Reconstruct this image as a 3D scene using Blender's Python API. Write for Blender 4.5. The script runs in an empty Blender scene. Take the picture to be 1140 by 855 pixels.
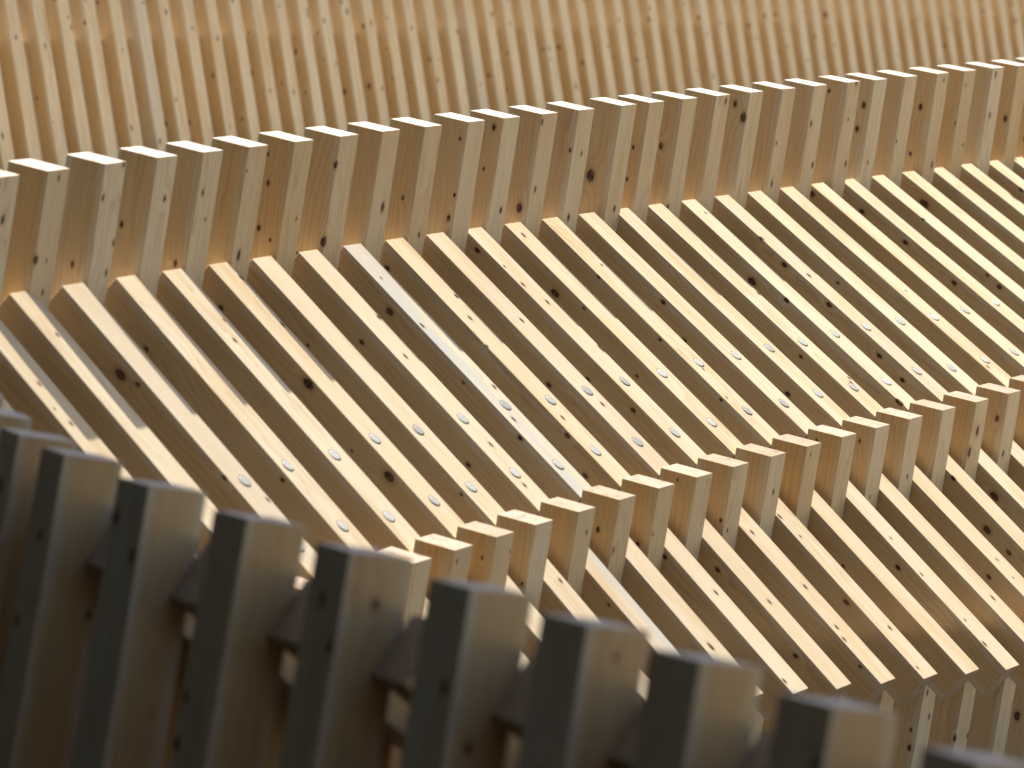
import bpy, bmesh, math, random
from mathutils import Vector, Matrix

sc = bpy.context.scene
col = sc.collection
U = 0.12                      # metres per beam depth: the beams are 12 cm deep
GROUND = -27.0                # ground level in beam depths below the camera

# ------------------------------------------------------------------ camera
cam = bpy.data.cameras.new('camera')
cam.sensor_width = 36.0
cam.lens = 36.0 * 4846.0 / 1140.0
cam.clip_start, cam.clip_end = 0.1, 3000.0
cam.dof.use_dof = True
cam.dof.focus_distance = 115.0 * U
cam.dof.aperture_fstop = cam.lens / 1000.0 / 0.033
cam_ob = bpy.data.objects.new('camera', cam)
col.objects.link(cam_ob)
PITCH, ROLL = 0.1263, 0.0187
_f = Vector((0, math.cos(PITCH), -math.sin(PITCH)))
_u0 = Vector((0, math.sin(PITCH), math.cos(PITCH)))
_r0 = Vector((1, 0, 0))
_r = math.cos(ROLL) * _r0 + math.sin(ROLL) * _u0
_u = -math.sin(ROLL) * _r0 + math.cos(ROLL) * _u0
cam_ob.matrix_world = Matrix(((_r.x, _u.x, -_f.x, 0), (_r.y, _u.y, -_f.y, 0), (_r.z, _u.z, -_f.z, -GROUND * U), (0, 0, 0, 1)))
sc.camera = cam_ob

# ------------------------------------------------------------------ sky, sun, exposure
SUN_TO = Vector((-0.35, 0.215, 0.91)).normalized()      # from behind the rows, high
elev = math.asin(SUN_TO.z)
azim = math.atan2(SUN_TO.x, SUN_TO.y)                   # clockwise from +Y
world = bpy.data.worlds.new('World')
sc.world = world
world.use_nodes = True
wn = world.node_tree.nodes
sky = wn.new('ShaderNodeTexSky')
sky.sky_type = 'NISHITA'
sky.sun_disc = False
sky.sun_elevation = elev
sky.sun_rotation = azim
sky.air_density = 0.9
sky.dust_density = 3.0
sky.ozone_density = 0.0
world.node_tree.links.new(sky.outputs['Color'], wn['Background'].inputs['Color'])
wn['Background'].inputs['Strength'].default_value = 0.088
sun = bpy.data.lights.new('sun', 'SUN')
sun.energy = 4.5
sun.angle = math.radians(0.5)
sun.color = (1.0, 0.965, 0.905)
sun_ob = bpy.data.objects.new('sun', sun)
sun_ob.rotation_euler = SUN_TO.to_track_quat('Z', 'Y').to_euler()
sun_ob.location = (0, 8, 12)
col.objects.link(sun_ob)
sc.view_settings.view_transform = 'Standard'
sc.view_settings.look = 'None'
sc.view_settings.exposure = 1.22
sc.view_settings.gamma = 1.0
sc.cycles.max_bounces = 10
sc.cycles.diffuse_bounces = 6

# ------------------------------------------------------------------ materials
class NT:
    def __init__(s, mat):
        s.t = mat.node_tree
    def n(s, typ, **kw):
        nd = s.t.nodes.new(typ)
        for k, v in kw.items():
            setattr(nd, k, v)
        return nd
    def put(s, sock, v):
        if isinstance(v, bpy.types.NodeSocket):
            s.t.links.new(v, sock)
        elif v is not None:
            sock.default_value = v
    def m(s, op, a, b=None, c=None, clamp=False):
        nd = s.n('ShaderNodeMath', operation=op, use_clamp=clamp)
        s.put(nd.inputs[0], a)
        if b is not None: s.put(nd.inputs[1], b)
        if c is not None: s.put(nd.inputs[2], c)
        return nd.outputs[0]
    def vm(s, op, a, b=None, out=0):
        nd = s.n('ShaderNodeVectorMath', operation=op)
        s.put(nd.inputs[0], a)
        if b is not None: s.put(nd.inputs[1], b)
        return nd.outputs[out]
    def noise(s, vec, scale=1.0, detail=2.0, rough=0.5):
        nd = s.n('ShaderNodeTexNoise')
        s.put(nd.inputs['Vector'], vec)
        nd.inputs['Scale'].default_value = scale
        nd.inputs['Detail'].default_value = detail
        nd.inputs['Roughness'].default_value = rough
        return nd.outputs['Fac']
    def mix(s, f, a, b, blend='MIX'):
        nd = s.n('ShaderNodeMix', data_type='RGBA', blend_type=blend)
        s.put(nd.inputs[0], f); s.put(nd.inputs[6], a); s.put(nd.inputs[7], b)
        return nd.outputs[2]
    def ramp(s, x, lo, hi, to0=0.0, to1=1.0):
        nd = s.n('ShaderNodeMapRange', interpolation_type='SMOOTHSTEP')
        s.put(nd.inputs[0], x)
        nd.inputs[1].default_value = lo; nd.inputs[2].default_value = hi
        nd.inputs[3].default_value = to0; nd.inputs[4].default_value = to1
        return nd.outputs[0]

def c4(r, g, b): return (r, g, b, 1.0)
NKNOT = 7

def wood(name, end):
    mat = bpy.data.materials.new(name)
    mat.use_nodes = True
    k = NT(mat)
    bsdf = mat.node_tree.nodes['Principled BSDF']
    P = k.vm('SCALE', k.n('ShaderNodeTexCoord').outputs['Object'])
    P.node.inputs['Scale'].default_value = 1.0 / U            # in beam depths
    rnd = k.n('ShaderNodeAttribute', attribute_type='OBJECT', attribute_name='seed_shift').outputs['Vector']
    tone = k.n('ShaderNodeAttribute', attribute_type='OBJECT', attribute_name='tone').outputs['Fac']
    grey = k.n('ShaderNodeAttribute', attribute_type='OBJECT', attribute_name='grey').outputs['Fac']
    Q = k.vm('ADD', P, rnd)
    # knots: each board carries a few, as positions on its own body
    core = halo = warp = None
    for i in range(NKNOT):
        at = k.n('ShaderNodeAttribute', attribute_type='OBJECT', attribute_name='knot_%d' % i)
        rad = k.n('ShaderNodeAttribute', attribute_type='OBJECT', attribute_name='knot_size_%d' % i).outputs['Fac']
        dv = k.vm('MULTIPLY', k.vm('SUBTRACT', P, at.outputs['Vector']), (1.0, 1.0, 0.62))
        wob = k.m('MULTIPLY_ADD', k.noise(k.vm('ADD', Q, (3.1 * i, 0, 0)), 7.0, 2.0), 0.5, 0.75)
        d = k.m('MULTIPLY', k.m('DIVIDE', k.vm('LENGTH', dv, out=1), k.m('MAXIMUM', rad, 0.001)), wob)
        c = k.ramp(d, 0.72, 1.08, 1.0, 0.0)
        h = k.ramp(d, 0.9, 2.0, 1.0, 0.0)
        w = k.m('MULTIPLY', k.ramp(d, 0.6, 5.0, 1.0, 0.0), rad)
        core = c if core is None else k.m('MAXIMUM', core, c)
        halo = h if halo is None else k.m('MAXIMUM', halo, h)
        warp = w if warp is None else k.m('ADD', warp, w)
    # growth rings about a pith that lies outside the board, drifting along it
    lowz = k.n('ShaderNodeCombineXYZ')
    sp = k.n('ShaderNodeSeparateXYZ'); k.put(sp.inputs[0], Q)
    so = k.n('ShaderNodeSeparateXYZ'); k.put(so.inputs[0], P)
    sr = k.n('ShaderNodeSeparateXYZ'); k.put(sr.inputs[0], rnd)
    zl = k.vm('MULTIPLY', Q, (0.35, 0.35, 0.16))
    dr1 = k.m('MULTIPLY', k.m('SUBTRACT', k.noise(zl, 1.0, 2.0), 0.5), 1.1)
    px = k.m('ADD', k.m('ADD', so.outputs[0], k.m('MULTIPLY_ADD', k.m('FRACT', sr.outputs[0]), 2.4, -1.9)), dr1)
    py = k.m('ADD', so.outputs[1], k.m('MULTIPLY_ADD', k.m('FRACT', sr.outputs[1]), 2.2, -1.1))
    r = k.m('SQRT', k.m('ADD', k.m('MULTIPLY', px, px), k.m('MULTIPLY', py, py)))
    r = k.m('ADD', r, k.m('MULTIPLY', warp, 0.9))
    r = k.m('ADD', r, k.m('MULTIPLY', k.noise(k.vm('MULTIPLY', Q, (2.5, 2.5, 0.5)), 1.0, 3.0), 0.10))
    r = k.m('ADD', r, k.m('MULTIPLY', k.noise(k.vm('MULTIPLY', Q, (5.0, 5.0, 0.35)), 1.0, 2.0), 0.16))
    ring = k.m('FRACT', k.m('MULTIPLY', r, 9.0))
    late = k.m('POWER', ring, 3.0)
    late = k.m('MULTIPLY', late, k.ramp(ring, 0.90, 1.0, 1.0, 0.0))
    late = k.m('MULTIPLY', late, k.ramp(k.noise(k.vm('MULTIPLY', Q, (1.3, 1.3, 0.25)), 1.0, 2.0), 0.3, 0.65, 0.25, 1.0))
    fibre = k.noise(k.vm('MULTIPLY', Q, (26.0, 26.0, 1.1)), 1.0, 3.0, 0.6)
    broad = k.noise(k.vm('MULTIPLY', Q, (1.6, 1.6, 0.28)), 1.0, 3.0, 0.55)
    if end:
        sawn = k.n('ShaderNodeAttribute', attribute_type='OBJECT', attribute_name='sawn').outputs['Fac']
        base = k.mix(sawn, c4(0.62, 0.54, 0.46), c4(0.285, 0.22, 0.155))
        base = k.mix(k.ramp(broad, 0.35, 0.7, 0.0, 0.35), base, c4(0.42, 0.31, 0.215))
        spots = k.noise(k.vm('MULTIPLY', Q, (4.0, 4.0, 4.0)), 1.0, 4.0, 0.6)
        base = k.mix(k.ramp(spots, 0.50, 0.72, 0.0, 0.75), base, c4(0.20, 0.12, 0.065))
        base = k.mix(k.m('MULTIPLY', late, 0.4), base, c4(0.33, 0.20, 0.11))
    else:
        # pale edges, browner mid-depth: heartwood tint that also paints shade into the sides
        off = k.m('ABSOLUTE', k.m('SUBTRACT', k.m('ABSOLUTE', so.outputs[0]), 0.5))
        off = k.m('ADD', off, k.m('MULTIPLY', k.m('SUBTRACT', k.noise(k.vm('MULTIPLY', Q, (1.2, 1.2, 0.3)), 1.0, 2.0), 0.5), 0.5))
        heart_shade = k.ramp(off, 0.28, 0.47, 1.0, 0.0)
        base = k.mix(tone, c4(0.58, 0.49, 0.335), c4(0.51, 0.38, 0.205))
        base = k.mix(k.m('MULTIPLY', heart_shade, 0.75), base, k.mix(tone, c4(0.53, 0.345, 0.145), c4(0.57, 0.33, 0.105)))
        base = k.mix(k.ramp(broad, 0.42, 0.75, 0.0, 0.4), base, c4(0.46, 0.29, 0.12))
        base = k.mix(k.m('MULTIPLY', late, 0.55), base, c4(0.32, 0.165, 0.062))
        base = k.mix(k.ramp(fibre, 0.45, 0.8, 0.0, 0.30), base, c4(0.33, 0.20, 0.09))
        # a weathered board: grey silvering in long streaks
        gs = k.m('MULTIPLY', k.m('MULTIPLY', grey, k.ramp(so.outputs[0], -0.12, -0.02)), k.ramp(k.noise(k.vm('MULTIPLY', Q, (2.2, 2.2, 0.35)), 1.0, 3.0), 0.30, 0.62))
        base = k.mix(k.m('MULTIPLY', gs, 0.9), base, c4(0.42, 0.40, 0.35))
        # bluish sap stain in a few places
        st = k.noise(k.vm('MULTIPLY', Q, (0.9, 0.9, 0.22)), 1.0, 4.0, 0.6)
        base = k.mix(k.ramp(st, 0.72, 0.80, 0.0, 0.35), base, c4(0.30, 0.275, 0.25))
    base = k.mix(k.m('MULTIPLY', halo, 0.38), base, c4(0.28, 0.13, 0.05))
    kc = k.mix(k.ramp(k.noise(Q, 9.0, 3.0), 0.35, 0.7), c4(0.035, 0.018, 0.010), c4(0.15, 0.070, 0.030))
    base = k.mix(core, base, kc)
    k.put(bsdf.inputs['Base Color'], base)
    bsdf.inputs['Roughness'].default_value = 0.62 if not end else 0.8
    bsdf.inputs['Specular IOR Level'].default_value = 0.28
    bump = k.n('ShaderNodeBump')
    bump.inputs['Strength'].default_value = 0.16
    bump.inputs['Distance'].default_value = 0.004
    hgt = k.m('ADD', k.m('MULTIPLY', fibre, 0.7), k.m('MULTIPLY', late, 0.5))
    hgt = k.m('SUBTRACT', hgt, k.m('MULTIPLY', core, 0.8))
    k.put(bump.inputs['Height'], hgt)
    k.t.links.new(bump.outputs[0], bsdf.inputs['Normal'])
    return mat

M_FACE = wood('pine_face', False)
M_END = wood('pine_end_grain', True)

def plug_mat():
    mat = bpy.data.materials.new('pale_plug')
    mat.use_nodes = True
    k = NT(mat)
    b = mat.node_tree.nodes['Principled BSDF']
    tc = k.n('ShaderNodeTexCoord').outputs['Object']
    n = k.noise(tc, 60.0, 3.0, 0.6)
    tone = k.n('ShaderNodeAttribute', attribute_type='OBJECT', attribute_name='tone').outputs['Fac']
    c = k.mix(tone, c4(0.47, 0.455, 0.42), c4(0.30, 0.29, 0.27))
    c = k.mix(k.ramp(n, 0.4, 0.75, 0.0, 0.5), c, c4(0.22, 0.21, 0.20))
    k.put(b.inputs['Base Color'], c)
    b.inputs['Roughness'].default_value = 0.6
    return mat
M_PLUG = plug_mat()

def gap_mat():
    mat = bpy.data.materials.new('dark_joint')
    mat.use_nodes = True
    k = NT(mat)
    b = mat.node_tree.nodes['Principled BSDF']
    n = k.noise(k.n('ShaderNodeTexCoord').outputs['Object'], 80.0, 2.0)
    k.put(b.inputs['Base Color'], k.mix(n, c4(0.05, 0.035, 0.02), c4(0.16, 0.10, 0.06)))
    b.inputs['Roughness'].default_value = 0.9
    return mat
M_GAP = gap_mat()

def ground_mat():
    mat = bpy.data.materials.new('paving')
    mat.use_nodes = True
    k = NT(mat)
    b = mat.node_tree.nodes['Principled BSDF']
    tc = k.n('ShaderNodeTexCoord').outputs['Object']
    n1 = k.noise(tc, 0.6, 5.0, 0.6)
    n2 = k.noise(tc, 40.0, 3.0, 0.6)
    c = k.mix(k.ramp(n1, 0.3, 0.7), c4(0.028, 0.025, 0.021), c4(0.045, 0.040, 0.033))
    c = k.mix(k.ramp(n2, 0.4, 0.7, 0.0, 0.5), c, c4(0.03, 0.028, 0.024))
    k.put(b.inputs['Base Color'], c)
    b.inputs['Roughness'].default_value = 0.9
    return mat

# ------------------------------------------------------------------ builders
R = random.Random(7)
W, D = 0.858, 1.0             # beam width and depth
Zv = Vector((0, 0, 1))

def world_pt(p):              # beam depths (camera at origin) -> metres (ground at 0)
    return Vector((p[0], p[1], p[2] - GROUND)) * U

def thing(name, label, cat, base):
    o = bpy.data.objects.new(name, None)
    o.empty_display_size = 0.2
    o.location = world_pt(base)
    col.objects.link(o)
    o['label'] = label
    o['category'] = cat
    return o

_cache = {}
def beam_mesh(name, x0, x1, z0, z1, W=W):
    key = (name, round(x0, 3), round(x1, 3), round(z0, 3), round(z1, 3), W)
    if key in _cache:
        return _cache[key]
    bm = bmesh.new()
    bmesh.ops.create_cube(bm, size=1.0)
    for v in bm.verts:
        v.co = Vector(((x0 + x1) / 2 + v.co.x * (x1 - x0), v.co.y * W, (z0 + z1) / 2 + v.co.z * (z1 - z0))) * U
    for f in bm.faces:
        if abs(f.normal.z) > 0.9:
            f.material_index = 1
    bmesh.ops.bevel(bm, geom=list(bm.edges), offset=0.0016, segments=2, profile=0.6, affect='EDGES')
    bm.normal_update()
    for f in bm.faces:
        f.material_index = 1 if abs(f.normal.z) > 0.9 else 0
    me = bpy.data.meshes.new(name)
    bm.to_mesh(me)
    bm.free()
    me.materials.append(M_FACE)
    me.materials.append(M_END)
    _cache[key] = me
    return me

def random_knots(x0, x1, z0, z1, faces, density, zr=None, sizes=(0.04, 0.085)):
    """knots on the faces of a board; (x, y, z) in beam depths"""
    out = []
    lo, hi = zr if zr else (z0, z1)
    for f in faces:
        n = density * (hi - lo)
        cnt = int(n) + (1 if R.random() < n - int(n) else 0)
        for _ in range(cnt):
            z = R.uniform(lo, hi)
            rad = R.uniform(*sizes) * (1.35 if R.random() < 0.15 else 1.0)
            if f == 'left':  out.append((R.uniform(x0 + .08, x1 - .05), -W / 2 if True else 0, z, rad))
            if f == 'right': out.append((R.uniform(x0 + .08, x1 - .05), W / 2, z, rad))
            if f == 'front': out.append((x1, R.uniform(-W / 2 + .06, W / 2 - .06), z, rad))
            if f == 'back':  out.append((x0, R.uniform(-W / 2 + .06, W / 2 - .06), z, rad))
    R.shuffle(out)
    return out

BOARDS = {}
#KN0
# knots seen on single boards: (tier part, bay) -> (depth, width, along, radius) in beam depths
KN = {
    ('leg', 14): [(1.0, -0.19, -1.45, 0.084), (0.86, -0.43, -2.93, 0.084), (0.82, -0.43, -2.45, 0.054), (1.0, 0.2, -2.16, 0.084)],
    ('leg', 15): [(1.0, 0.39, -2.83, 0.086), (1.0, -0.42, -2.77, 0.085)],
    ('leg', 17): [(0.42, -0.43, -2.58, 0.134)],
    ('lower', 7): [(-0.0, -0.2, -3.79, 0.074)],
    ('lower', 8): [(-0.16, 0.43, -3.21, 0.048)],
    ('lower', 9): [(-0.0, 0.1, -1.58, 0.116)],
    ('lower', 10): [(-0.18, 0.43, -4.58, 0.078), (0.0, -0.05, -3.16, 0.078), (-0.0, 0.33, -0.39, 0.077)],
    ('lower', 11): [(-0.28, 0.43, -4.17, 0.079), (-0.0, 0.01, -2.78, 0.079), (-0.24, 0.43, -1.3, 0.079)],
    ('lower', 12): [(0.0, -0.06, -3.16, 0.081), (0.0, 0.13, -5.05, 0.081), (-0.12, 0.43, -0.68, 0.051), (0.0, 0.16, -1.84, 0.08), (0.0, 0.3, -1.46, 0.08)],
    ('lower', 13): [(-0.17, 0.43, -2.77, 0.082), (-0.0, -0.12, -1.63, 0.082), (-0.0, 0.26, -0.35, 0.052), (-0.0, 0.32, -5.56, 0.082), (-0.0, 0.19, -4.84, 0.052)],
    ('lower', 14): [(-0.48, 0.43, -4.24, 0.053)],
    ('lower', 15): [(-0.29, 0.43, -3.91, 0.084), (0.0, 0.13, -4.64, 0.054), (-0.0, 0.26, -3.36, 0.054), (0.0, 0.19, -1.72, 0.054), (0.0, 0.32, -0.9, 0.084)],
    ('lower', 16): [(0.0, -0.08, -2.35, 0.086)],
    ('lower', 18): [(-0.03, 0.43, -6.8, 0.089), (-0.37, 0.43, -5.15, 0.135), (-0.37, 0.43, -4.28, 0.089)],
    ('lower', 19): [(-0.38, 0.43, -6.43, 0.138)],
    ('post', 0): [(1.0, -0.35, -0.15, 0.067), (1.0, 0.02, -0.92, 0.103), (1.0, 0.16, -2.23, 0.043)],
    ('post', 1): [(1.0, 0.04, -0.18, 0.068), (1.0, -0.38, -1.92, 0.104), (1.0, 0.08, -2.66, 0.069), (1.0, 0.05, -1.97, 0.044)],
    ('post', 2): [(1.0, -0.33, -0.75, 0.07), (1.0, 0.39, -1.8, 0.07), (1.0, 0.27, -2.46, 0.07), (1.0, 0.33, -0.05, 0.07), (0.55, -0.43, -2.31, 0.07)],
    ('post', 3): [(1.0, 0.14, -0.96, 0.071), (0.35, -0.43, -1.65, 0.071), (1.0, 0.13, -0.96, 0.071)],
    ('post', 4): [(0.71, -0.43, -2.62, 0.073), (1.0, -0.2, -0.94, 0.072), (1.0, 0.08, -1.57, 0.046), (0.71, -0.43, -2.61, 0.073)],
    ('post', 5): [(1.0, -0.14, -2.55, 0.113), (1.0, -0.37, -0.56, 0.047)],
    ('post', 6): [(0.33, -0.43, -0.44, 0.048), (0.46, -0.43, -1.1, 0.075), (0.4, -0.43, -2.19, 0.075), (1.0, 0.19, -1.87, 0.048), (0.75, -0.43, -2.39, 0.048)],
    ('post', 7): [(0.31, -0.43, -2.99, 0.049), (0.96, -0.43, -2.57, 0.117), (0.98, -0.43, -0.7, 0.077), (1.0, -0.42, -0.68, 0.077), (1.0, -0.42, -2.55, 0.117)],
    ('post', 8): [(1.0, 0.12, -1.91, 0.12)],
    ('post', 10): [(0.84, -0.43, -2.49, 0.081), (0.83, -0.43, -0.46, 0.052), (0.91, -0.43, -1.88, 0.052)],
    ('post', 11): [(0.75, -0.43, -0.29, 0.082), (1.0, 0.14, -2.42, 0.083), (0.64, -0.43, -1.38, 0.053), (0.75, -0.43, -0.29, 0.082), (1.0, 0.16, -2.42, 0.083)],
    ('post', 12): [(0.76, -0.43, -2.52, 0.128), (1.0, -0.36, -0.21, 0.083), (1.0, -0.17, -2.0, 0.084)],
    ('post', 14): [(0.39, -0.43, -2.03, 0.181), (1.0, 0.06, -2.85, 0.087)],
    ('post', 15): [(0.66, -0.43, -2.18, 0.056), (0.71, -0.43, -1.29, 0.056)],
    ('post', 16): [(0.54, -0.43, -1.41, 0.089), (0.54, -0.43, -1.4, 0.089), (1.0, -0.38, -3.03, 0.089)],
    ('post', 17): [(1.0, 0.19, -0.18, 0.091)],
    ('post', 18): [(0.59, -0.43, -0.41, 0.092), (0.91, -0.43, -0.74, 0.14)],
    ('post', 19): [(1.0, -0.29, -1.59, 0.06), (1.0, -0.17, -2.79, 0.094)],
    ('post', 20): [(1.0, -0.26, -1.13, 0.095), (1.0, 0.27, -2.39, 0.095)],
    ('post', 21): [(0.43, -0.43, -0.36, 0.062), (1.0, 0.14, -0.03, 0.097), (1.0, -0.03, -1.13, 0.062), (1.0, 0.27, -2.5, 0.097)],
    ('post', 22): [(0.76, -0.43, -0.82, 0.098), (0.66, -0.43, -1.56, 0.098), (1.0, -0.04, -2.55, 0.063)],
    ('post', 23): [(1.0, -0.34, -2.0, 0.063)],
    ('post', 24): [(0.6, -0.43, -1.12, 0.101), (0.5, -0.43, -2.62, 0.065), (1.0, 0.18, -2.9, 0.101), (1.0, 0.11, -0.23, 0.065)],
    ('post', 26): [(1.0, -0.14, -0.22, 0.104), (1.0, -0.12, -1.54, 0.104)],
    ('post', 27): [(0.83, -0.43, -1.76, 0.105)],
    ('short', 6): [(0.89, -0.43, -1.41, 0.047)],
    ('short', 8): [(0.57, -0.43, -0.83, 0.076), (1.0, -0.33, -1.24, 0.076)],
    ('short', 9): [(0.69, -0.43, -1.48, 0.077), (1.0, -0.35, -1.15, 0.049)],
    ('short', 12): [(1.0, 0.05, -0.98, 0.081)],
    ('short', 13): [(1.0, -0.14, -0.25, 0.053)],
    ('short', 14): [(0.29, -0.43, -0.27, 0.054)],
    ('short', 15): [(0.59, -0.43, -0.45, 0.055), (1.0, -0.09, -1.92, 0.055)],
    ('short', 18): [(1.0, -0.01, -0.87, 0.137), (1.0, -0.33, -1.43, 0.137)],
    ('short', 19): [(0.77, -0.43, -0.77, 0.091), (1.0, -0.14, -1.76, 0.091)],
    ('slat', 0): [(-0.0, 0.06, 2.36, 0.066), (0.0, 0.11, 3.45, 0.066), (0.0, 0.25, 3.02, 0.042)],
    ('slat', 1): [(-0.0, -0.01, 1.24, 0.068)],
    ('slat', 2): [(-0.33, 0.43, 2.31, 0.144), (-0.17, 0.43, 2.74, 0.069), (-0.05, 0.43, 5.55, 0.068), (0.0, -0.32, 6.36, 0.068)],
    ('slat', 3): [(-0.57, 0.43, 1.6, 0.071), (-0.15, 0.43, 5.89, 0.07)],
    ('slat', 4): [(-0.0, -0.25, 1.61, 0.046), (0.0, 0.02, 2.2, 0.072)],
    ('slat', 5): [(0.0, -0.36, 0.52, 0.074), (-0.5, 0.43, 0.89, 0.073), (-0.0, -0.33, 2.01, 0.074), (-0.15, 0.43, 3.64, 0.152), (-0.2, 0.43, 6.49, 0.15), (-0.46, 0.43, 5.45, 0.046)],
    ('slat', 6): [(-0.44, 0.43, 2.39, 0.047), (-0.12, 0.43, 7.49, 0.047)],
    ('slat', 7): [(-0.4, 0.43, 2.63, 0.076), (0.0, -0.35, 2.3, 0.076), (-0.0, 0.03, 3.55, 0.076), (0.0, -0.11, 6.49, 0.075), (-0.0, 0.06, 7.79, 0.075), (-0.53, 0.43, 6.54, 0.075)],
    ('slat', 8): [(-0.3, 0.43, 1.96, 0.118), (-0.0, 0.12, 1.15, 0.05), (-0.0, 0.28, 2.77, 0.077), (-0.18, 0.43, 4.53, 0.049), (-0.0, -0.3, 4.95, 0.077), (-0.0, 0.16, 5.98, 0.076), (-0.09, 0.43, 6.48, 0.076)],
    ('slat', 9): [(-0.49, 0.43, 0.48, 0.079), (-0.0, -0.31, 2.08, 0.079), (0.0, -0.0, 2.81, 0.079), (-0.0, 0.4, 3.73, 0.05), (-0.0, 0.1, 6.26, 0.078), (-0.09, 0.43, 6.73, 0.078), (-0.48, 0.43, 7.72, 0.078)],
    ('slat', 10): [(0.0, -0.11, 3.18, 0.08), (-0.45, 0.43, 4.94, 0.079), (-0.0, -0.08, 6.17, 0.079)],
    ('slat', 11): [(-0.17, 0.43, 0.6, 0.082), (-0.0, 0.3, 1.4, 0.052), (-0.0, 0.27, 2.07, 0.081), (-0.0, -0.05, 2.77, 0.081), (-0.0, -0.42, 4.53, 0.124), (-0.5, 0.43, 5.01, 0.081), (-0.2, 0.43, 6.44, 0.08)],
    ('slat', 12): [(-0.0, 0.07, 0.47, 0.083), (-0.37, 0.43, 2.24, 0.126), (-0.38, 0.43, 5.33, 0.052), (0.02, -0.05, 5.62, 0.053), (-0.1, 0.43, 3.1, 0.053)],
    ('slat', 13): [(-0.09, 0.43, 4.58, 0.053), (0.0, -0.18, 1.87, 0.054), (-0.05, 0.43, 2.21, 0.054), (0.0, 0.0, 5.86, 0.053), (0.0, 0.26, 6.91, 0.053), (-0.09, 0.43, 6.87, 0.053)],
    ('slat', 14): [(-0.14, 0.43, 3.37, 0.085), (-0.51, 0.43, 4.48, 0.085)],
    ('slat', 15): [(-0.4, 0.43, 7.03, 0.086)],
    ('slat', 17): [(0.0, -0.16, 0.58, 0.058), (-0.34, 0.43, 3.07, 0.137), (-0.06, 0.43, 4.2, 0.089), (-0.01, 0.43, 8.52, 0.135)],
    ('slat', 18): [(-0.0, 0.39, 1.86, 0.091), (-0.0, 0.08, 3.53, 0.091), (-0.13, 0.43, 2.87, 0.091), (-0.12, 0.43, 4.63, 0.091), (-0.24, 0.43, 6.68, 0.09), (-0.32, 0.43, 7.64, 0.09)],
    ('slat', 19): [(-0.22, 0.43, 3.81, 0.059)],
    ('slat', 21): [(-0.23, 0.43, 0.22, 0.096), (-0.19, 0.43, 0.21, 0.096)],
    ('slat', 22): [(-0.35, 0.43, 1.09, 0.097), (-0.22, 0.43, 2.78, 0.097), (-0.22, 0.43, 4.74, 0.096)],
    ('slat', 23): [(0.0, 0.41, 2.15, 0.063), (-0.1, 0.43, 4.82, 0.062), (-0.14, 0.43, 5.33, 0.098)],
    ('slat', 24): [(-0.33, 0.43, 1.17, 0.153)],
    ('slat', 26): [(0.0, -0.41, 1.85, 0.158)],
}
#KN1
def beam(name, parent, origin, ex, ey, ez, x0, x1, z0, z1, knots=(), grey=0.0, tone=None, label=None, sawn=0.15, width=None, key=None):
    me = beam_mesh(name, x0, x1, z0, z1, width or W)
    o = bpy.data.objects.new(name, me)
    col.objects.link(o)
    loc = world_pt(origin)
    o.parent = parent
    # hand-set timber: a hair of play in every joint
    jx, jy = R.uniform(-1, 1) * 0.0025, R.uniform(-1, 1) * 0.004
    rot = Matrix((ex, ey, ez)).transposed() @ Matrix.Rotation(jx, 3, 'X') @ Matrix.Rotation(jy, 3, 'Y')
    o.matrix_basis = Matrix.Translation(loc - parent.location) @ rot.to_4x4()
    o['seed_shift'] = [R.uniform(0, 60), R.uniform(0, 60), R.uniform(0, 60)]
    o['tone'] = min(1.0, max(0.0, R.gauss(0.45, 0.30))) if tone is None else tone
    o['grey'] = grey
    o['sawn'] = sawn
    if key:
        BOARDS[key] = o
    ks = (KN[key] if key in KN else list(knots))[:NKNOT]
    for i in range(NKNOT):
        kx = ks[i] if i < len(ks) else (0, 0, 999.0, 0.001)
        o['knot_%d' % i] = [float(kx[0]), float(kx[1]), float(kx[2])]
        o['knot_size_%d' % i] = float(kx[3]) * 0.70
    if label:
        o['label'] = label
    return o

def plug_mesh():
    bm = bmesh.new()
    n = 20
    rr = 0.150 * U
    rings = []
    for (rad, z) in ((1.0, 0.0), (1.0, 0.0010), (0.94, 0.0018), (0.5, 0.0022)):
        rings.append([bm.verts.new((rr * rad * math.cos(2 * math.pi * i / n), rr * rad * 1.0 * math.sin(2 * math.pi * i / n), z)) for i in range(n)])
    for a, b in zip(rings, rings[1:]):
        for i in range(n):
            bm.faces.new((a[i], a[(i + 1) % n], b[(i + 1) % n], b[i]))
    bm.faces.new(rings[-1])
    # thin dark joint around the plug
    ro = [bm.verts.new((rr * 1.13 * math.cos(2 * math.pi * i / n), rr * 1.13 * math.sin(2 * math.pi * i / n), 0.0004)) for i in range(n)]
    ri = [bm.verts.new((rr * 0.99 * math.cos(2 * math.pi * i / n), rr * 0.99 * math.sin(2 * math.pi * i / n), 0.0005)) for i in range(n)]
    for i in range(n):
        f = bm.faces.new((ro[i], ro[(i + 1) % n], ri[(i + 1) % n], ri[i]))
        f.material_index = 1
    me = bpy.data.meshes.new('screw_plug')
    bm.to_mesh(me); bm.free()
    me.materials.append(M_PLUG); me.materials.append(M_GAP)
    return me
PLUG = plug_mesh()

def plug(parent, z, y):
    o = bpy.data.objects.new('screw_plug', PLUG)
    col.objects.link(o)
    o.parent = parent
    # disc normal (+Z of the mesh) along the slat's upper face (+X of the slat)
    tilt = Matrix.Rotation(R.uniform(-0.05, 0.05), 4, 'X')
    o.matrix_basis = Matrix.Translation(Vector((0.0004, y * U, z * U))) @ Matrix.Rotation(math.pi / 2, 4, 'Y') @ tilt
    o['tone'] = R.random() ** 1.5
    return o

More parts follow.
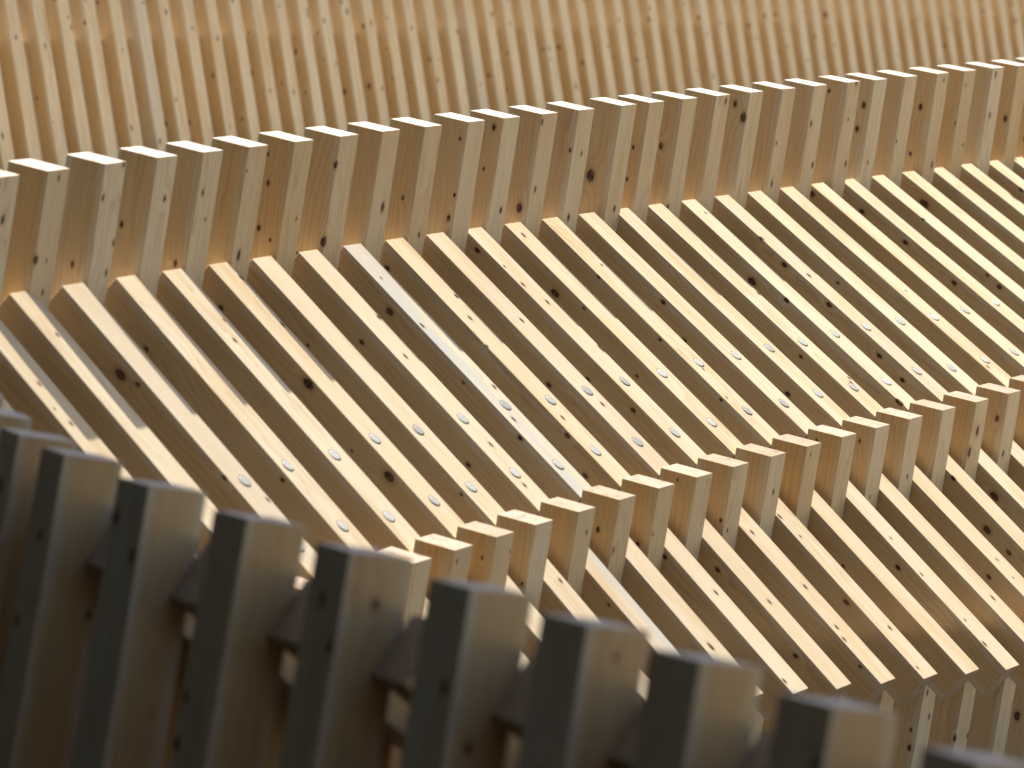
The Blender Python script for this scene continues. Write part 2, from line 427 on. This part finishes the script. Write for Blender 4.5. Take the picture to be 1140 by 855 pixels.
# ------------------------------------------------------------------ ground
bm = bmesh.new()
bmesh.ops.create_grid(bm, x_segments=8, y_segments=8, size=900.0)
me = bpy.data.meshes.new('ground'); bm.to_mesh(me); bm.free()
me.materials.append(ground_mat())
g = bpy.data.objects.new('ground', me)
col.objects.link(g)
g['kind'] = 'structure'
g['label'] = 'dark paving under the timber terraces'

# pale reflector added out of frame right of the terraces to bounce sunlight, a slab 10 cm thick
def bounce_mat():
    mat = bpy.data.materials.new('pale_bounce')
    mat.use_nodes = True
    k = NT(mat)
    b = mat.node_tree.nodes['Principled BSDF']
    tc = k.n('ShaderNodeTexCoord').outputs['Object']
    br = k.n('ShaderNodeTexBrick')
    k.put(br.inputs['Vector'], tc)
    br.inputs['Scale'].default_value = 1.2
    br.inputs['Color1'].default_value = c4(0.42, 0.36, 0.255)
    br.inputs['Color2'].default_value = c4(0.38, 0.325, 0.23)
    br.inputs['Mortar'].default_value = c4(0.24, 0.21, 0.17)
    br.inputs['Mortar Size'].default_value = 0.008
    k.put(b.inputs['Base Color'], br.outputs['Color'])
    b.inputs['Roughness'].default_value = 0.9
    return mat
bm = bmesh.new()
bmesh.ops.create_cube(bm, size=1.0)
for v in bm.verts:
    v.co = Vector((118 + v.co.x * 190, 60 + v.co.y * 480, 0.45 + v.co.z * 0.9)) * U
me = bpy.data.meshes.new('bounce_slab'); bm.to_mesh(me); bm.free()
me.materials.append(bounce_mat())
pl = bpy.data.objects.new('bounce_slab_right', me); col.objects.link(pl)
pl['kind'] = 'structure'; pl['label'] = 'pale unseen slab added to bounce sunlight onto the timber terraces'

# ------------------------------------------------------------------ the curved terraces (middle of the picture)
FIT = dict(x0=0.5381, y0=113.9196, z0=-7.0523, a0=0.5068, a1=0.0035, a2=-0.0001, p=2.136, psi=-0.024, p1=0.0156, kl=0.2503,
           tau=0.1501, tau1=-0.0147, sig=0.6677, sig1=-0.0742, sg2=0.7271, sg21=-0.0593,
           S=((0.4135, -0.0459, 0.0071), (-2.9841, -0.1934, 0.0286)),
           C=((7.2339, 0.6309, 0.3096), (-8.1744, 0.0963, 0.0452)),
           E=((12.1211, 2.956, 0.4422), (-13.7197, -1.8818, 0.161)))
JB = [-0.135, -0.007, 0.044, -0.028, -0.046, 0.011, 0.048, 0.037, 0.063, 0.133, 0.034, 0.026, 0.012, 0.188, -0.042, -0.098, -0.114, -0.084, -0.068, -0.094, 0.029, -0.114, -0.035, 0.084, 0.058, 0.099, -0.001, -0.001]
JS = [-0.048, -0.023, 0.058, 0.061, 0.045, -0.05, 0.004, 0.034, 0.038, 0.035, 0.007, 0.031, 0.023, 0.01, -0.016, -0.032, -0.05, -0.067, -0.081, -0.039, -0.081, -0.019, -0.063, 0.001, 0.032, 0.073, 0.116, 0.001]
def alpha(n): return FIT['a0'] + FIT['a1'] * (n - 13) + FIT['a2'] * (n - 13) ** 2
def step(n):
    a = alpha(n) + FIT['psi']; p = FIT['p'] + FIT['p1'] * (n - 13) / 10
    return Vector((math.sin(a) * p, math.cos(a) * p, 0))
POS = {13: Vector((FIT['x0'], FIT['y0'], FIT['z0']))}
for n in range(13, 40): POS[n + 1] = POS[n] + step(n + .5)
for n in range(13, -10, -1): POS[n - 1] = POS[n] - step(n - .5)

for _i in range(28):
    _d = JS[_i] - JB[_i]
    if _i > 0 and _d > 0:
        JS[_i] -= _d * 0.45
        JB[_i] += _d * 0.45
class Bay:
    def __init__(s, n):
        m = (n - 13) / 10.0
        a = alpha(n)
        s.r = Vector((math.cos(a), -math.sin(a), 0))          # down the slope, horizontal
        s.t = Vector((math.sin(a), math.cos(a), 0))           # along the row
        tau = FIT['tau'] + FIT['tau1'] * m
        s1 = FIT['sig'] + FIT['sig1'] * m
        s2 = FIT['sg2'] + FIT['sg21'] * m
        v = lambda x, z: s.r * x + Zv * z
        s.v = v
        s.q = v(math.cos(tau), -math.sin(tau)); s.ax = v(math.sin(tau), math.cos(tau))
        s.us = v(math.cos(s1), -math.sin(s1)); s.ns = v(math.sin(s1), math.cos(s1))
        s.u2 = v(math.cos(s2), -math.sin(s2)); s.n2 = v(math.sin(s2), math.cos(s2))
        g = lambda k: v(*[c[0] + c[1] * m + c[2] * m * m for c in FIT[k]])
        s.S, s.C, s.E = g('S'), g('C'), g('E')
        s.pos = POS[n]
        i = min(max(n - 1, 0), 27)
        s.jb = step(n) * (JB[i] if 1 <= n <= 28 else (-0.1 if n < 1 else 0))
        s.js = step(n) * (JS[i] if 1 <= n <= 28 else 0)
        def along(p0, u, p1, w):        # parameter on line p0+s*u where it meets line p1+t*w, in the (r, z) plane
            d = p1 - p0
            a11, a12, b1 = u.dot(s.r), -w.dot(s.r), d.dot(s.r)
            a21, a22, b2 = u.z, -w.z, d.z
            return (b1 * a22 - a12 * b2) / (a11 * a22 - a12 * a21)
        s.Ls = along(s.S, s.us, s.C, s.ax)                     # upper slat: up to the back of the lower post
        s.Kt = -along(s.C + s.q, s.ax, s.E, s.u2)              # lower post: drop from its top to the lower slat
        s.L2 = along(s.E, -s.u2, s.C, s.ax) + 0.2              # lower slat: up past the lower post

N0, N1 = -4, 32
b13 = Bay(13)
upper = thing('timber_terrace', 'upper terrace tier: tall leaning posts behind long sunlit slats with pale round plugs',
              'timber terrace', (POS[13].x + 4, POS[13].y - 2, GROUND))
lower = thing('timber_terrace', 'lower terrace tier: short pink-topped posts and slats with free square ends',
              'timber terrace', (POS[13].x + 9, POS[13].y - 5, GROUND))
for n in range(N0, N1 + 1):
    b = Bay(n)
    # tall back post, one beam width to the right of its slat
    o = b.pos + b.jb + b.t * W
    lp = 4.6
    beam('back_post', upper, o, b.q, b.t, b.ax, 0, D, -lp, 0,
         random_knots(0, D, -lp, 0, ('left', 'front'), 0.42, (-3.0, -0.15), (0.04, 0.075)), key=('post', n))
    # long sloping slat
    o = b.pos + b.js + b.S
    weath = 1.0 if n == 8 else (0.25 if R.random() < 0.15 else 0.0)
    sl = beam('seat_slat', upper, o, b.ns, -b.t, b.us, -D, 0, 0, b.Ls,
              random_knots(-D, 0, 0, b.Ls, ('front',), 0.27, None, (0.04, 0.07)) +
              [(k[0], -k[1], k[2], k[3]) for k in random_knots(-D, 0, 0, b.Ls, ('left',), 0.22, None, (0.05, 0.09))],
              grey=weath, tone=R.uniform(0.0, 0.45),
              label='silver grey weathered slat, the only greyed one of its tier' if n == 8 else None, key=('slat', n))
    for fr in (0.655, 0.868):
        plug(sl, b.Ls * fr + R.uniform(-.09, .09), R.uniform(-.09, .09))
    # short post of the lower tier, in line with the upper slat
    o = b.pos + b.js + b.C
    lp = b.Kt + 1.2
    beam('back_post', lower, o, b.q, b.t, b.ax, 0, D, -lp, 0,
         random_knots(0, D, -lp, 0, ('left', 'front'), 0.30, (-2.0, -0.1), (0.035, 0.07)), tone=R.uniform(0.3, 1.0), sawn=R.uniform(0.75, 1.0), key=('short', n))
    # lower slat, to the left of the short post, free at its lower end
    o = b.pos + b.js + b.E - b.t * (W + FIT['kl'])
    weath = 0.9 if n == 8 else 0.0
    beam('seat_slat', lower, o, b.n2, -b.t, b.u2, -D, 0, -b.L2, 0,
         random_knots(-D, 0, -b.L2, 0, ('front',), 0.30, None, (0.035, 0.07)) +
         [(k[0], -k[1], k[2], k[3]) for k in random_knots(-D, 0, -b.L2, 0, ('left',), 0.25, None, (0.045, 0.085))],
         grey=weath, tone=R.uniform(0.0, 0.45), sawn=1.0,
         label='silver grey weathered slat, the only greyed one of its tier' if n == 8 else None, key=('lower', n))
    # leg under the overhanging end
    o = b.pos + b.js + b.E - b.u2 * 1.75 - Zv * 0.55 - b.t * FIT['kl'] - b.q * D
    beam('leg', lower, o, b.q, b.t, b.ax, 0, D, -13.0, 0,
         random_knots(0, D, -5.0, 0, ('left', 'front'), 0.5, (-4.5, -0.3), (0.04, 0.075)), key=('leg', n))

# ------------------------------------------------------------------ dark block added out of frame: shades the near row, cuts skylight
def plain_mat(name, c, rough=0.7):
    mat = bpy.data.materials.new(name)
    mat.use_nodes = True
    k = NT(mat)
    b = mat.node_tree.nodes['Principled BSDF']
    n = k.noise(k.n('ShaderNodeTexCoord').outputs['Object'], 6.0, 4.0)
    k.put(b.inputs['Base Color'], k.mix(n, c4(*[x * 0.8 for x in c]), c4(*[x * 1.2 for x in c])))
    b.inputs['Roughness'].default_value = rough
    return mat
M_BLOCKER = plain_mat('blocker_render', (0.040, 0.048, 0.034))
M_TRIM = plain_mat('dark_trim', (0.05, 0.05, 0.048))
M_PANE = plain_mat('blocker_glass', (0.02, 0.022, 0.025), 0.1)
blocker = thing('light_blocker', 'unseen dark block added to shade the near row', 'light_blocker', (-40, 10, GROUND))
def slab(name, parent, mat, x0, x1, y0, y1, z0, z1):
    bm = bmesh.new()
    bmesh.ops.create_cube(bm, size=1.0)
    for v in bm.verts:
        v.co = world_pt(((x0 + x1) / 2 + v.co.x * (x1 - x0), (y0 + y1) / 2 + v.co.y * (y1 - y0), (z0 + z1) / 2 + v.co.z * (z1 - z0))) - blocker.location
    bmesh.ops.bevel(bm, geom=list(bm.edges), offset=0.01, segments=1, affect='EDGES')
    me = bpy.data.meshes.new(name); bm.to_mesh(me); bm.free()
    me.materials.append(mat)
    o = bpy.data.objects.new(name, me); col.objects.link(o); o.parent = parent
    return o
slab('blocker_wall', blocker, M_BLOCKER, -64, -18, -70, 84, GROUND, 120)
slab('blocker_wall', blocker, M_BLOCKER, -17.98, 22, -70, -14, GROUND, 119)  # unseen wing behind the camera, added to cut front skylight
slab('blocker_roof', blocker, M_TRIM, -65, -17, -71, 85, 120.02, 123)
for yy in range(-60, 80, 24):
    for zz in (-14, 18):
        w_ = slab('blocker_window', blocker, M_TRIM, -18.3, -17.7, yy, yy + 10, zz, zz + 16)
        pn = slab('blocker_pane', blocker, M_PANE, -17.9, -17.6, yy + 0.8, yy + 9.2, zz + 0.8, zz + 15.2)
        pn.parent = w_

# ------------------------------------------------------------------ near row seen from outside (bottom left, out of focus)
FA = dict(x=-1.026, y=55.8677, z=-9.6366, a0=-0.5439, a1=0.0028, a2=0.0069, p=2.9486, p1=0.0025, tau=0.1824)
FJ = {2: -0.2209, 3: -0.0645, 4: 0.0734, 5: 0.1193, 6: 0.1842, 7: 0.1416, 8: 0.0177, 9: 0.0015, 10: 0.0582}
FY = {1: -0.05, 2: -0.0491, 3: -0.1113, 4: -0.0768, 5: -0.0166, 6: -0.0709, 7: -0.1117, 8: -0.1385, 9: -0.1639, 10: -0.1434, 11: -0.14}
WF = 0.93
def fal(n): return FA['a0'] + FA['a1'] * (n - 6) + FA['a2'] * (n - 6) ** 2
def fstep(n):
    a = fal(n); p = FA['p'] + FA['p1'] * (n - 6)
    return -Vector((math.sin(a) * p, math.cos(a) * p, 0))
FP = {6: Vector((FA['x'], FA['y'], FA['z']))}
for n in range(6, 14): FP[n + 1] = FP[n] + fstep(n + .5)
for n in range(6, -6, -1): FP[n - 1] = FP[n] - fstep(n - .5)
front = thing('timber_terrace', 'blurred nearest row of dark shaded uprights, seen from its back',
              'timber terrace', (FP[6].x, FP[6].y, GROUND))
for n in range(-1, 12):
    a = fal(n)
    a = a + FY.get(n, 0)
    r = Vector((math.cos(a), -math.sin(a), 0)); t = Vector((math.sin(a), math.cos(a), 0))
    tau, sg = FA['tau'], 0.70
    q = r * math.cos(tau) - Zv * math.sin(tau); ax = r * math.sin(tau) + Zv * math.cos(tau)
    us = r * math.cos(sg) - Zv * math.sin(sg); ns = r * math.sin(sg) + Zv * math.cos(sg)
    base = FP[n] + fstep(n) * FJ.get(n, 0)
    beam('back_post', front, base, q, t, ax, 0, D, -9.0, 0,
         random_knots(0, D, -9, 0, ('back',), 0.45, (-4.0, -0.1), (0.06, 0.11)) + random_knots(0, D, -9, 0, ('left',), 0.2, (-4.0, -0.1), (0.06, 0.1)), tone=R.uniform(0.0, 0.4), width=WF)
    beam('seat_slat', front, base + r * 0.98 - Zv * 0.92 - t * WF, ns, -t, us, -D, 0, 0, 8.5,
         random_knots(-D, 0, 0, 8, ('front',), 0.3), tone=R.uniform(0.1, 0.5), sawn=1.0, width=WF)
    beam('infill_board', front, base + r * 2.6 - Zv * 2.9 + t * 1.0, q, t, ax, 0, D, -12.0, 0, width=WF)
    beam('leg', front, base + r * 1.75 - Zv * 2.0, q, t, ax, 0, D, -12.0, 0,
         random_knots(0, D, -6, 0, ('left',), 0.3), width=WF)

# ------------------------------------------------------------------ far row (top of the picture, out of focus)
far = None
pos = Vector((-22.0, 166.0, 0))
nA = 0
while nA < 70:
    a = 0.44 + 0.0017 * nA
    r = Vector((math.cos(a), -math.sin(a), 0)); t = Vector((math.sin(a), math.cos(a), 0))
    zk = -8.62 - 0.022 * (pos.y - 170.0)
    if far is None:
        far = thing('timber_terrace', 'farthest row of tall pale uprights behind, softly blurred, leaning the other way',
                    'timber terrace', (pos.x + 18, pos.y + 40, GROUND))
    tau = -0.19
    q = r * math.cos(tau) - Zv * math.sin(tau); ax = r * math.sin(tau) + Zv * math.cos(tau)
    base = Vector((pos.x, pos.y, zk)) + t * R.uniform(-.06, .06)
    beam('back_post', far, base + ax * 4.2, q, t, ax, 0, D, -11.5, 0,
         random_knots(0, D, -11.5, 0, ('left', 'front'), 0.28, (-8.5, -2.0), (0.05, 0.11)), grey=0.45 if nA in (7, 22) else 0.0, tone=R.uniform(0.0, 0.45))
    beam('infill_board', far, base - t * W - q * 0.62, q, t, ax, 0, D, -7.3, 0,
         random_knots(0, D, -7, 0, ('front',), 0.2))
    pos = pos + t * 1.95
    nA += 1

far_bounce_m = plain_mat('pale_far_bounce', (0.60, 0.52, 0.38), 0.9)
# unseen pale slab, added to bounce sunlight up onto the far row
bm = bmesh.new()
bmesh.ops.create_cube(bm, size=1.0)
for v in bm.verts:
    v.co = Vector((10.0 + v.co.x * 24, 10 + v.co.y * 190, v.co.z * 1.0)) * U
me = bpy.data.meshes.new('far_bounce'); bm.to_mesh(me); bm.free()
me.materials.append(far_bounce_m)
dk = bpy.data.objects.new('far_bounce_slab', me); col.objects.link(dk)
a = 0.45
dk.matrix_world = Matrix.Translation(world_pt((4.0, 215.0, -14.9))) @ Matrix(((math.cos(a), math.sin(a), 0), (-math.sin(a), math.cos(a), 0), (0, 0, 1))).to_4x4()
dk['kind'] = 'structure'; dk['label'] = 'pale unseen slab added to bounce light onto the far row'
